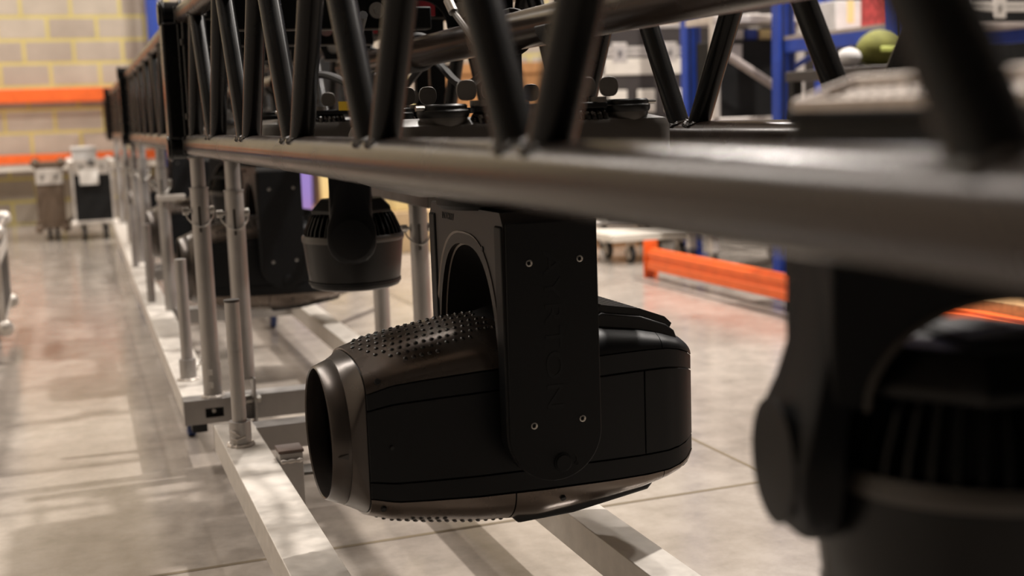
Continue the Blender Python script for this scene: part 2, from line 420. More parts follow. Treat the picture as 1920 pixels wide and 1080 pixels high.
    for (x, z) in ((.085, .120), (.096, .146), (.115, .153), (.18, .142), (.222, .126), (.236, .115), (.240, .104), (.240, .07), (.085, .07)): T.append((x, z))
    m.prism(T, -.088, .088, 'xz'); vb = m.build('vent_block', 'shell_black', F, bevel=.003)
    m = MB()
    for k in range(15):
        y = -.082+k*.0117
        m.prism([(.098, .148), (.117, .1645), (.18, .1535), (.222, .1375), (.234, .126), (.22, .10), (.14, .13)], y, y+.0055, 'xz')
    m.build('cooling_fins', 'shell_black', vb)
    m = MB(); m.prism([(.225, .066), (.262, .066), (.264, .084), (.225, .10)], -.07, .07, 'xz'); m.build('tail_step', 'shell_black', F, bevel=.003)
    # black runners under the head
    for yy in (-.075, .075):
        m = MB(); m.prism([(-.05, -.128), (.19, -.105), (.195, -.120), (.185, -.130), (.06, -.149), (-.03, -.152)], yy-.014, yy+.014, 'xz'); m.build('runner', 'rubber', F, bevel=.004)
        m = MB(); m.prism([(.20, -.100), (.255, -.086), (.259, -.094), (.250, -.102), (.205, -.116)], yy-.012, yy+.012, 'xz'); m.build('runner', 'rubber', F, bevel=.004)
    m = MB(); m.cyl((-.11, -.02, -.150), (-.11, -.02, -.138), .012, 16); m.build('foot', 'rubber', F)
    # ---- yoke
    H0, H1 = -.10, .318
    def arch(n=32, w=.141, top=.262, bot=.0):
        o = []
        for i in range(n+1):
            c, q = math.cos(PI*i/n), math.sin(PI*i/n); o.append((w*math.copysign(abs(c)**.72, c), bot+(top-bot)*max(q, 0)**.72))
        return o
    poly = [(-.172, .318), (-.172, .06), (-.132, .06)]+[(-a, b) for a, b in reversed([(-p[0], p[1]) for p in arch()][::-1])][::-1]
    A = arch()   # from +w to -w over the top
    poly = [(.172, .30), (.16, .318), (-.16, .318), (-.172, .30), (-.172, .0)]+[(p[0], p[1]) for p in reversed(A)]+[(.172, .0)]
    m = MB(); m.prism(poly, -.069, .069, 'yz'); yk = m.build('yoke', 'yoke_satin', F, angle=40)
    # bevelled rim around the arch, front and back
    m = MB(); n = len(A)
    for sx in (-1, 1):
        o_ = arch(w=.157, top=.281)
        r0 = [(sx*.0695, p[0], p[1]) for p in o_]; r1 = [(sx*.0705, p[0], p[1]) for p in o_]
        r2 = [(sx*.060, p[0]*.99, p[1]-.001) for p in arch(w=.140, top=.260)]; r3 = [(sx*.058, p[0], p[1]) for p in arch(w=.142, top=.263)]
        vs = r1+r2+r3+r0; N = n; fs = []
        for i in range(n-1):
            for k in range(4):
                a, b = k*N, ((k+1) % 4)*N; fs.append((a+i, a+i+1, b+i+1, b+i))
        fs += [(0, N, 2*N, 3*N), (N-1, 2*N-1, 3*N-1, 4*N-1)]
        m.add(vs, fs)
    m.build('arch_rim', 'rim_satin', yk)
    for sy in (-1, 1):
        R = .072; out = [(R-.002, .30), (-R, .30)]+[(-R*math.cos(PI*i/28), .006-R*math.sin(PI*i/28)) for i in range(29)]
        a, b = sorted((sy*.1415, sy*.171)); m = MB(); m.prism(out, a, b, 'xz'); m.build('yoke_arm', 'yoke_black', F, bevel=.003)
        R = .0695; out = [(R, .304), (-R+.003, .304)]+[(-R*math.cos(PI*i/28), .004-R*math.sin(PI*i/28)) for i in range(29)]
        a, b = sorted((sy*.171, sy*.177)); m = MB(); m.prism(out, a, b, 'xz'); cv = m.build('arm_cover', 'yoke_black', F, bevel=.0015)
        for (x, z) in ((-.034, .248), (.042, .249), (-.034, .018), (.040, .020)):
            s = MB(); s.lathe([(.0048, 0), (.0048, .0012), (.0036, .0014), (.0026, .0002), (.0001, .0002)], n=16)
            s.v = [(x+p[0], sy*(.1768+p[2]), z+p[1]) for p in s.v]; s.build('arm_screw', 'steel', cv)
        s = MB(); s.cyl((.008, sy*.1765, -.040), (.008, sy*.1795, -.040), .0135, 28); s.cyl((.008, sy*.179, -.040), (.008, sy*.1815, -.040), .0115, 28); s.build('lock_button', 'yoke_black', cv, bevel=.0006)
        s = MB(); pts = [(.029, sy*.1772, -.044), (.029, sy*.1772, -.034), (.026, sy*.1772, -.031)]; s.tube(pts, .0006, 6)
        s.tube([(.029+.003*math.cos(a*PI/4), sy*.1772, -.044+.003*math.sin(a*PI/4)) for a in range(8)], .0006, 6, closed=True); s.build('lock_symbol', 'shell_black', cv)
        vs, fs = text_mb('AYRTON', .026, .0002)
        mx = max(v[0] for v in vs)
        if sy < 0: vs = [(v[1]-.002, -.1774-v[2], .150-v[0]*.110/mx*1.0) for v in vs]
        else: vs = [(-v[1]-.002, .1774+v[2], .150-v[0]*.110/mx) for v in vs]
        MB().add(vs, fs).build('lettering', 'panel_black', cv, smooth=False)
    vs, fs = text_mb('AYRTON', .011, .0005)      # on the yoke bridge, upside down as the light hangs
    vs = [(-.0692-v[2], v[0]*.92+.075, .300-v[1]) for v in vs]
    MB().add(vs, fs).build('lettering', 'rubber', yk, smooth=False)
    MB().cyl((-.0705, -.085, .262), (-.068, -.085, .262), .004, 14).build('bridge_screw', 'rubber', yk)
    # ---- base
    m = MB(); m.lathe([(.001, .316), (.10, .316), (.105, .322), (.105, .343), (.001, .343)], n=40); m.build('pan_ring', 'yoke_black', F)
    base(F, .343, .452)
    return F
def base(F, z0, z1, silver=False):
    m = MB(); P = []
    hx, hy, c = .205, .172, .045
    r4 = .02 if silver else .04
    for (sx, sy) in ((1, 1), (-1, 1), (-1, -1), (1, -1)):
        pass
    def rr(hx, hy, r, z, n=8):
        o = []
        for (cx, cy, a0) in ((hx-r, hy-r, 0), (-hx+r, hy-r, PI/2), (-hx+r, -hy+r, PI), (hx-r, -hy+r, 1.5*PI)):
            o += [(cx+r*math.cos(a0+PI/2*i/n), cy+r*math.sin(a0+PI/2*i/n), z) for i in range(n+1)]
        return o
    m.loft([rr(hx-.04, hy-.04, .03, z0), rr(hx-.01, hy-.01, .035, z0+.012), rr(hx, hy, r4, z0+.03), rr(hx, hy, r4, z1-.022), rr(hx-.004, hy-.004, r4, z1-.012), rr(hx-(.007 if silver else .03), hy-(.007 if silver else .03), r4*.9, z1-.004), rr(hx-(.01 if silver else .05), hy-(.01 if silver else .05), r4*.8, z1-.002)])
    bs = m.build('base_housing', 'grey_plastic' if not silver else 'yoke_black', F, angle=30)
    if silver:
        m = MB(); m.box(-.200, .18, -.168, .168, z1-.012, z1-.001); m.build('top_plate', 'yoke_black', bs, bevel=.003)
        # sloped perforated grille in a light frame
        m = MB(); m.loft([[(-.198, -.160, z1), (.17, -.160, z1), (.17, .155, z1), (-.198, .155, z1)], [(-.172, -.138, z1+.0145), (.14, -.138, z1+.0145), (.14, .130, z1+.0145), (-.172, .130, z1+.0145)]])
        g = m.build('grille', 'mesh_silver', bs, bevel=.002)
        f = MB(); f.tube([(-.199, -.161, z1+.002), (.171, -.161, z1+.002), (.171, .156, z1+.002), (-.199, .156, z1+.002)], .004, 8, closed=True)
        f.tube([(-.172, -.138, z1+.0155), (.14, -.138, z1+.0155), (.14, .130, z1+.0155), (-.172, .130, z1+.0155)], .004, 8, closed=True)
        for (a, b) in (((-.199, -.161), (-.172, -.138)), ((-.199, .156), (-.172, .130))): f.cyl((*a, z1+.002), (*b, z1+.0155), .004, 8)
        f.build('grille_frame', 'mesh_silver', g)
        f = MB()
        for k in range(23):
            for j in range(3):
                y = -.135+k*.012+(j % 2)*.006; f.sphere((-.1925+.006*j, y, z1+.0032+.0034*j), .0019, 6, 3)
        f.build('grille_holes', 'rubber', g)
        return bs
    for sx in (-1, 1):
        for sy in (-1, 1):
            c = MB(); cx, cy = sx*.136, sy*.138
            bw = MB(); bw.lathe([(.002, z1-.040), (.018, z1-.036), (.028, z1-.024), (.033, z1-.004), (.033, z1), (.002, z1)], (cx, cy, 0), n=32); bw.build('cap_bowl', 'grey_plastic', bs)
            c.lathe([(.002, z1-.002), (.034, z1-.002), (.036, z1+.002), (.036, z1+.007), (.033, z1+.009), (.033, z1+.014), (.031, z1+.016), (.002, z1+.016)], (cx, cy, 0), n=32); cp = c.build('corner_cap', 'shell_black', bs)
            k = MB(); k.cyl((cx+sx*.042, cy+.012*sy, z1+.011), (cx+sx*.030, cy+.012*sy, z1+.011), .0035, 10); k.build('cap_pin', 'steel', cp)
    for sy in (-1, 1):
        for (a, b) in ((-.094, -.045), (.045, .094)):
            h = MB(); pts = []; n = 90
            for i in range(n): t = i/(n-1); an = t*2*PI*5.5; pts.append((a+(b-a)*t, sy*.150+.0135*math.cos(an), z1-.012+.0135*math.sin(an)))
            h.tube(pts, .0045, 8); h.cyl((a-.006, sy*.150, z1-.012), (b+.006, sy*.150, z1-.012), .0095, 14)
            h.build('ribbed_grip', 'stud_black', bs)
        h = MB(); h.box(-.098, .098, sy*.150-.012, sy*.150+.012, z1+.004, z1+.013); h.build('clamp_bar', 'yoke_black', bs, bevel=.002)
        for cx in (-.088, .088):
            k = MB(); k.cyl((cx, sy*.150, z1+.012), (cx, sy*.150, z1+.02), .013, 16)
            kb = k.build('clamp_bolt', 'zinc_plate', bs)
            for s2 in (-1, 1):
                o = [(cx+s2*.0175+.0145*math.cos(2*PI*i/20)*(abs(math.cos(2*PI*i/20))**-.4 if abs(math.cos(2*PI*i/20)) > .2 else 1.2), z1+.034+.014*math.sin(2*PI*i/20)) for i in range(20)]
                wv = MB(); wv.prism(o, sy*.150-.002, sy*.150+.002, 'xz'); wv.build('wing', 'zinc_plate', kb, bevel=.0008)
    return bs
def hook_clamp(F, x, y, z, tz, ty=None):
    # half coupler reaching up to the tube at height tz
    m = MB(); pts = [(x+.031*math.cos(a), y, tz+.031*math.sin(a)) for a in rng(-PI*.75, PI*.80, 18)]
    rings = []
    for i, a in enumerate(rng(-PI*.95, PI*.55, 18)):
        rings.append([(x+r*math.cos(a), y+dy, tz+r*math.sin(a)) for (r, dy) in ((.026, -.021), (.037, -.021), (.037, .021), (.026, .021))])
    m.loft(rings); m.box(x-.014, x+.014, y-.02, y+.02, z, tz-.03)
    m.cyl((x+.03, y, tz+.02), (x+.055, y, tz+.035), .006, 10)
    return m.build('hook_clamp', 'rubber', F, bevel=.002)
prof = make_profile()
prof.location = (.637, 1.742, .39)
tag(prof, 'sharp black moving head spotlight in the centre, barrel pointing left with studded cover', 'stage light')
hc = hook_clamp(prof, .051, .10, .46, .579)
hc2 = hook_clamp(prof, .051, -.12, .46, .579)
p3 = place(prof, (.662, 4.05, .39), 0, 'black spotlight with flat yoke arm, directly behind the two silver poles')
p4 = place(prof, row2(.30, 2.35, .39), -AXR, 'blurred black spotlight seen left of the two tall silver poles')
p5 = place(prof, row2(.30, 4.25, .39), -AXR, 'farthest black spotlight hanging low under the distant truss')

# ---------------------------------------------------------------- wash moving head
def make_wash():
    F = empty('wash_light', (0, 0, 0))
    m = MB(); m.lathe([(.001, -.112), (.085, -.112), (.0955, -.108), (.098, -.104), (.104, -.055), (.1085, -.012), (.1095, 0), (.1085, .006), (.10, .006), (.001, .006)], n=64)
    hb = m.build('head_bowl', 'shell_black', F, angle=30)
    m = MB(); m.lathe([(.1103, -.009), (.1115, -.005), (.1115, .002), (.109, .006), (.105, .004), (.109, -.009)], n=64); m.build('rim_band', 'grey_plastic', hb)
    m = MB(); m.lathe([(.0995, -.100), (.1004, -.094), (.1012, -.094), (.1005, -.101), (.0995, -.100)], n=64); m.build('bezel', 'panel_black', hb)
    m = MB(); m.lathe([(.001, .004), (.089, .004), (.078, .03), (.066, .058), (.001, .058)], n=48); core = m.build('head_core', 'inner_dark', F)
    m = MB()
    for k in range(44):
        a = 2*PI*k/44; ca, sa = math.cos(a), math.sin(a); t = .0014
        for (r0, r1) in ((.06, .107),):
            pr = [(.085, .005), (.1065, .005), (.104, .018), (.092, .045), (.080, .060), (.066, .060)]
            m.loft([[(r*ca-s*t*sa, r*sa+s*t*ca, z) for r, z in pr] for s in (-1, 1)])
    m.build('heat_sink_fins', 'shell_black', core, smooth=False)
    m = MB(); R8 = lambda r, z: [(r*math.cos(PI/8+i*PI/4), r*math.sin(PI/8+i*PI/4), z) for i in range(8)]
    m.loft([R8(.092, .052), R8(.092, .060), R8(.074, .078), R8(.070, .082)]); cap = m.build('top_cap', 'shell_black', F, bevel=.002, smooth=False)
    m = MB(); m.box(-.047, .047, -.030, .030, .0805, .0845); m.build('cap_recess', 'rubber', cap, bevel=.004)
    m = MB(); m.box(-.036, .036, -.020, .020, .084, .0855); m.build('rating_label', 'label_grey', cap)
    for sy in (-1, 1):
        # arm: flat bar seen from the side, swelling outward to a round joint
        m = MB(); rings = []
        S = [(.142, .040, .084, .116), (.10, .0385, .088, .117), (.07, .038, .095, .120), (.045, .041, .102, .127), (.02, .050, .109, .136), (0, .0515, .111, .141), (-.02, .050, .111, .141), (-.038, .043, .110, .136), (-.051, .031, .109, .132), (-.058, .015, .109, .123), (-.060, .003, .109, .117)]
        for (z, hw, i, o) in S:
            z += .010
            rings.append([(-hw, sy*i, z), (-hw, sy*(o-.004), z), (-hw*.82, sy*o, z), (0, sy*(o+.001), z), (hw*.82, sy*o, z), (hw, sy*(o-.004), z), (hw, sy*i, z)])
        m.loft(rings); arm = m.build('yoke_arm', 'yoke_black', F, angle=50, bevel=.002)
        m = MB(); m.lathe([(.047, 0), (.047, .0012), (.045, .0018), (.001, .0020)], (0, 0, 0), n=40)
        m.v = [(p[0]*.9, sy*(.1405+p[2]), p[1]*.9+.004) for p in m.v]; m.build('joint_cap', 'yoke_black', arm)
    A = [(.094*math.cos(PI*i/20), .045+.068*math.sin(PI*i/20)) for i in range(21)]
    poly = [(.117, .045), (.117, .142), (-.117, .142), (-.117, .045)]+list(reversed(A))
    m = MB(); m.prism(poly, -.043, .043, 'yz'); yk = m.build('yoke', 'yoke_black', F, angle=40, bevel=.003)
    m = MB()
    for sx in (-1, 1):
        m.tube([(sx*.0425, p[0]*1.0, p[1]-.0005) for p in A], .0028, 8)
    m.build('arch_rim', 'grey_plastic', yk)
    m = MB(); m.lathe([(.001, .14), (.085, .14), (.09, .146), (.09, .157), (.001, .157)], n=40); m.build('pan_ring', 'yoke_black', F)
    return F
ZW = .592
wash = make_wash(); tag(wash, 'black finned wash light hanging between the silver poles and the sharp central spotlight', 'stage light')
wash.location = (.603, 2.63, ZW); wash.rotation_euler.z = math.radians(-14)
w1 = place(wash, (.572, .655, .602), math.radians(-103), 'large blurred black wash light filling the lower right corner')
w2 = place(wash, row2(.30, 1.55, ZW), math.radians(30), 'small blurred wash light beyond the left silver pole')
# bases of the washes sit in the truss: separate rotation from the head, so built as their own children
def wash_base(W, silver):
    b = base(W, .157, .259 if not silver else .236, silver)
    a = -W.rotation_euler.z
    b.rotation_euler.z = a
    return b
bw0 = wash_base(wash, False); b1 = wash_base(w1, True); b1.location = Matrix.Rotation(math.radians(103), 3, 'Z') @ Vector((.08, -.125, 0))
b2 = wash_base(w2, False)

# ---------------------------------------------------------------- brackets and cables inside the truss
def cross_bracket(y, label, x0=.335, x1=.915, frame=None):
    o = empty('cross_bracket', (0, y, 0), 0, label, 'bracket')
    m = MB(); zc = 1.02; n = 16
    def plate(poly): m.prism(poly, -.004, .004, 'xz')
    # plate with a round cut-out, as strips left and right of it
    cx = x0+(x1-x0)*.66; r = .055
    arc = [(cx-r*math.cos(PI*i/n), zc-r*math.sin(PI*i/n)*-1) for i in range(n+1)]
    plate([(x0, zc)]+arc+[(x1, zc), (x1, 1.17), (x0, 1.17)])
    pl = m.build('plate', 'yoke_black', o)
    m = MB(); m.box(x0, cx-r, -.022, .0, zc-.003, zc); m.box(cx+r, x1, -.022, 0, zc-.003, zc); m.box(x0, x1, -.012, -.004, 1.077, 1.081)
    m.build('flange', 'zinc_plate', o)
    for fx in (.28, .50, .80):
        m = MB(); x = x0+(x1-x0)*fx; m.cyl((x, -.010, 1.055), (x, -.003, 1.055), .016, 24); m.cyl((x, -.017, 1.055), (x, -.009, 1.055), .008, 6); m.build('bolt', 'steel', o)
    m = MB(); m.box(cx-.04, cx+.028, .02, .06, zc+.0, zc+.045); m.build('junction_box', 'yoke_black', o, bevel=.003)
    m = MB(); m.box(cx+.01, cx+.05, .065, .07, zc+.03, zc+.09); m.build('red_tab', 'red', o)
    return o
cross_bracket(2.42, 'nearer black cross plate with round bolt heads between the truss braces')
cross_bracket(2.90, 'black cross plate behind the nearer plate, farther along the truss')
cross_bracket(3.62, 'farthest black cross plate, just past the coupler post')

def cable(name, pts, r, matn, label, cat, n=8, sub=10):
    # Catmull-Rom through the points
    P = [Vector(p) for p in pts]; P = [P[0]*2-P[1]]+P+[P[-1]*2-P[-2]]; out = []
    for i in range(1, len(P)-2):
        for k in range(sub):
            t = k/sub; a, b, c, d = P[i-1:i+3]
            out.append(.5*((2*b)+(-a+c)*t+(2*a-5*b+4*c-d)*t*t+(-a+3*b-3*c+d)*t*t*t))
    out.append(P[-2])
    o = MB().tube(out, r, n).build(name, matn); tag(o, label, cat); return o
sc = cable('safety_cable', [(.556, 1.76, 1.10), (.555, 1.75, 1.033), (.557, 1.72, .995), (.566, 1.69, .965), (.580, 1.66, .925), (.587, 1.64, .893), (.586, 1.62, .862)], .0045, 'steel_rope', 'thin braided steel safety cable looping down beside the upper truss tube', 'cable')
f = MB(); f.cyl((.555, 1.73, 1.008), (.5575, 1.715, .990), .0075, 12); f.build('ferrule', 'steel', sc)
cable('power_cable', [(.76, 2.0, .97), (.75, 2.25, .90), (.76, 2.5, .96), (.75, 2.7, .91), (.78, 2.9, .95)], .008, 'rubber', 'thick black power cable sagging along the inside of the truss', 'cable')
cable('power_cable', [(.52, 2.1, 1.02), (.54, 2.3, .93), (.60, 2.45, .90), (.55, 2.62, .94), (.50, 2.8, .91), (.54, 2.92, .97)], .008, 'rubber', 'black looped power cable above the middle wash light', 'cable')
# hanging yellow-tagged hook on the wash clamp
hk = hook_clamp(wash, .0, .0, .26, .377); hk.rotation_euler.z = -wash.rotation_euler.z; hk.location = Vector((.06, .22, 0))
y1 = MB(); y1.box(-.052, -.026, -.163, -.160, .270, .288); yt = y1.build('yellow_tag', 'yellow', bw0)

# ---------------------------------------------------------------- ground support dollies
def pole(F, x, y, z0, z1, zs=None, r=.0215, ang=0, pin=True):
    zs = zs or z0+(z1-z0)*.85
    m = MB(); m.cyl((x, y, z0), (x, y, zs), r, 32); m.cyl((x, y, zs-.003), (x, y, zs), r+.0012, 32)
    p = m.build('pole', 'alloy', F)
    m = MB(); m.cyl((x, y, zs-.02), (x, y, z1), r-.0045, 28); m.cyl((x, y, z1), (x, y, z1+.004), r+.006, 4); m.build('inner_tube', 'alloy', p)
    sl = MB(); c, s_ = math.cos(ang), math.sin(ang)
    o = [(.0035*math.cos(2*PI*i/16), (zs-.075)+(.028 if math.sin(2*PI*i/16) > 0 else -.028)+.0035*math.sin(2*PI*i/16)) for i in range(16)]
    sl.prism(o, -r-.0006, -r+.002, 'xz'); sl.v = [(x+v[0]*.95-.004, y+v[1], v[2]) for v in sl.v]; sl.build('slot', 'grey_plastic', p)
    if pin:
        k = MB(); zp = zs-.055; k.cyl((x-r-.014, y+.003, zp), (x+r+.012, y+.003, zp), .0042, 12); k.cyl((x-r-.020, y+.003, zp), (x-r-.006, y+.003, zp), .0095, 14); k.cyl((x+r+.002, y+.003, zp), (x+r+.010, y+.003, zp), .0105, 14)
        pn = k.build('locking_pin', 'steel', p)
        l = MB(); l.tube([(x-r-.014+(2*r+.024)*t, y-r*1.25*math.sin(PI*t)-.001, zp-.004-.034*math.sin(PI*t)**.6) for t in rng(0, 1, 16)], .0020, 8); l.build('lanyard', 'steel', p)
    return p
def weld_ring(F, x, y, z, r):
    m = MB(); n = 28; m.tube([(x+(r+.002)*math.cos(2*PI*i/n), y+(r+.002)*math.sin(2*PI*i/n), z+.001) for i in range(n)], [.0045+.0014*math.sin(i*2.7) for i in range(n)], 8, closed=True)
    return m.build('weld_bead', 'case_alloy', F)
def castor(F, x, y, ztop, r=.04, matn='blue_wheel'):
    m = MB(); m.cyl((x-.012, y, r), (x+.012, y, r), r, 28); wv = m.build('castor_wheel', matn, F, bevel=.004)
    m = MB(); m.cyl((x-.013, y, r), (x+.013, y, r), r*.55, 20); m.build('hub', 'case_alloy', wv)
    m = MB(); m.box(x-.018, x-.014, y-.014, y+.014, r-.01, ztop-.004); m.box(x+.014, x+.018, y-.014, y+.014, r-.01, ztop-.004); m.box(x-.03, x+.03, y-.03, y+.03, ztop-.006, ztop)
    m.build('castor_fork', 'steel', F, bevel=.001)
def make_dolly(L, label, front=False):
    # local: rails start at y=0 and run +L; x as in the world
    F = empty('truss_dolly', (0, 0, 0), 0, label, 'dolly', 'silver wheeled dollies in a row under the truss')
    for (x0, x1) in ((0, .082), (.512, .575)):
        m = MB(); m.box(x0, x1, 0, L, .120, .180); m.build('side_rail', 'alloy_rail', F, bevel=.002)
    return F
# front dolly (nearest the camera)
FD = empty('truss_dolly', (.262, .15, 0), math.radians(-.6), 'nearest silver dolly, its welded rail running to the bottom edge of the picture', 'dolly', 'silver wheeled dollies in a row under the truss')
LF = 2.59
m = MB(); m.box(0, .084, 0, LF, .120, .180); m.build('side_rail', 'alloy_rail', FD, bevel=.0015)
m = MB(); m.box(.478, .545, -.2, LF, .120, .180); m.build('side_rail', 'alloy_rail', FD, bevel=.0015)
for y in (.25, LF-.062):
    m = MB(); m.box(.0845, .4775, y, y+.06, .122, .178); m.build('cross_beam', 'alloy', FD, bevel=.0015)
MB().box(-.0005, .0845, LF, LF+.002, .1195, .1805).build('end_cap', 'alloy', FD)
# thin post in a welded socket
m = MB(); m.cyl((.034, 2.385, .18), (.034, 2.385, .232), .0225, 32); sk = m.build('socket', 'alloy', FD); weld_ring(FD, .034, 2.385, .181, .0225)
m = MB(); m.tube([(.012, 2.372, .216), (.022, 2.362, .212), (.030, 2.361, .205)], .0022, 8); m.tube([(.012, 2.372, .200), (.024, 2.362, .197), (.042, 2.362, .203)], .0022, 8); m.build('weld_run', 'case_alloy', sk)
m = MB(); m.cyl((.034, 2.385, .20), (.034, 2.385, .482), .0150, 28); m.cyl((.034, 2.385, .378), (.034, 2.385, .380), .0157, 28); pp = m.build('post', 'alloy', FD)
m = MB(); m.cyl((.034, 2.385, .482), (.034, 2.385, .487), .0165, 28); m.build('post_cap', 'grey_plastic', pp)
# square stub beside the rail
m = MB(); m.box(.087, .133, 2.215, 2.265, .085, .196); st = m.build('box_stub', 'alloy', FD, bevel=.0015)
mat('cap_brown', (.10, .065, .05), .5)
MB().box(.085, .135, 2.213, 2.267, .196, .202).build('stub_cap', 'cap_brown', st, bevel=.001)
m = MB(); m.tube([(.088+.006*i, 2.209+.001*math.sin(i*2), .181) for i in range(8)], [.0038+.0016*math.sin(i*2.3) for i in range(8)], 8); m.build('weld_bead', 'case_alloy', st)
m = MB(); m.box(.134, .165, 2.24, 2.30, .14, .146); m.build('stub_tab', 'zinc_plate', st)
for (x, y) in ((.04, .5), (.51, .5)): castor(FD, x, y, .12)
m = MB(); 
# second dolly, right behind it
SD = empty('truss_dolly', (.252, 3.0, 0), math.radians(-1.0), 'second silver dolly, with the two tall pinned poles at its near end', 'dolly', 'silver wheeled dollies in a row under the truss')
m = MB(); m.box(0, .086, .063, 3.1, .122, .180); m.build('side_rail', 'alloy_rail', SD, bevel=.0015)
m = MB(); m.box(.52, .585, -.24, 3.1, .122, .180); m.build('side_rail', 'alloy_rail', SD, bevel=.0015)
for (y, pn) in ((-.20, True), (.22, True)): pole(SD, .550, y, .18, .641, .640, pin=pn)
m = MB(); m.box(.512, .588, -.43, .30, .646, .70); m.build('cradle_beam', 'zinc_plate', SD, bevel=.002)
# cross beam with slot
m = MB(); m.box(-.002, .048, 0, .06, .122, .182); m.box(.092, .5195, 0, .06, .122, .182); m.box(.048, .092, 0, .06, .160, .182); m.box(.048, .092, 0, .06, .122, .136); m.box(.048, .092, .03, .06, .136, .160)
cb = m.build('cross_beam', 'alloy', SD)
MB().box(.049, .091, .024, .0299, .1365, .1595).build('slot_back', 'rubber', cb)
MB().cyl((.07, .018, .148), (.07, .024, .148), .005, 12).build('slot_bolt', 'steel', cb)
m = MB(); m.box(.016, .052, .02, .07, .098, .121); m.build('castor_mount', 'rubber', SD)
pole(SD, .072, .032, .182, .766, .695, r=.0215)
weld_ring(SD, .072, .032, .183, .0225)
k = MB()
for z in (.214, .246): k.box(.062, .072, .0085, .0105, z-.007, z+.007)
k.build('sight_hole', 'label_white', SD)
m = MB(); m.cyl((.072, .032, .182), (.072, .032, .268), .0228, 32); m.build('sleeve', 'alloy', SD)
PB = pole(SD, .146, -.03, .232, .758, .688, r=.0225)
m = MB(); m.box(.126, .131, -.06, .0, .118, .236); m.box(.160, .165, -.06, .0, .118, .236); m.build('clevis_plate', 'alloy', SD, bevel=.001)
m = MB(); m.cyl((.116, -.03, .178), (.176, -.03, .178), .0065, 16); m.cyl((.134, -.03, .178), (.157, -.03, .178), .0125, 20); m.cyl((.170, -.03, .178), (.178, -.03, .178), .011, 6); m.build('clevis_bolt', 'steel', SD)
m = MB(); m.box(.122, .172, -.066, .0, .112, .118); m.build('clevis_foot', 'alloy', SD)
m = MB(); m.cyl((.034, .28, .18), (.034, .28, .50), .0150, 24); m.cyl((.034, .28, .18), (.034, .28, .235), .0215, 24); m.build('post', 'alloy', SD); weld_ring(SD, .034, .28, .181, .0215)
m = MB(); m.tube([(.075+.012*math.sin(i*.7), .22+.02*i, .20+.012*math.cos(i*1.3)) for i in range(12)], .003, 8); m.build('lanyard_coil', 'steel', SD)
for y in (1.60, 2.9):
    pole(SD, .085, y, .182, .775, .70, pin=True); m = MB(); m.cyl((.03, y+.25, .18), (.03, y+.25, .48), .0150, 20); m.build('post', 'alloy', SD)
MB().box(.0865, .5195, 3.0, 3.06, .122, .178).build('cross_beam', 'alloy', SD, bevel=.0015)
MB().box(.0865, .5195, 1.6, 1.66, .122, .178).build('cross_beam', 'alloy', SD, bevel=.0015)
for (x, y) in ((.04, .4), (.52, 2.10), (.04, 3.0), (.545, 3.0)): castor(SD, x, y, .122)
castor(SD, .30, 1.63, .122)
m = MB(); m.box(.06, .16, 1.57, 1.60, .58, .60); m.build('cradle_bar', 'case_alloy', SD, bevel=.002)
# third dolly
TD = empty('truss_dolly', (.315, 6.2, 0), -AXR, 'farthest silver dolly, its poles blurred in front of the flight case', 'dolly', 'silver wheeled dollies in a row under the truss')
for (x0, x1) in ((0, .086), (.52, .585)):
    m = MB(); m.box(x0, x1, 0, 3.2, .122, .180); m.build('side_rail', 'alloy_rail', TD, bevel=.002)
for y in (.0, 3.1): MB().box(.0865, .5195, y, y+.06, .122, .178).build('cross_beam', 'alloy', TD)
for y in (.15, 1.3, 2.9):
    pole(TD, .06, y, .182, .775, .70); pole(TD, .55, y, .182, .775, .70, pin=False)
for (x, y) in ((.04, .3), (.55, .3), (.04, 2.9), (.55, 2.9)): castor(TD, x, y, .122)
# small fitting lying on the far floor rail
m = MB(); m.lathe([(.001, .001), (.03, .001), (.03, .009), (.001, .010)], (.69, 2.93, 0), n=24); tag(m.build('steel_disc', 'grey_plastic'), 'small flat grey cap lying on the floor beside the far dolly rail', 'cap')

# cable on the floor
cable('floor_cable', [(1.30, 5.3, .008), (1.02, 4.9, .008), (1.0, 4.55, .008), (1.04, 4.25, .008), (1.12, 4.0, .008), (1.25, 3.9, .008), (1.5, 3.8, .008)], .006, 'cable_grey', 'thin grey cable curving across the concrete floor behind the truss', 'cable')

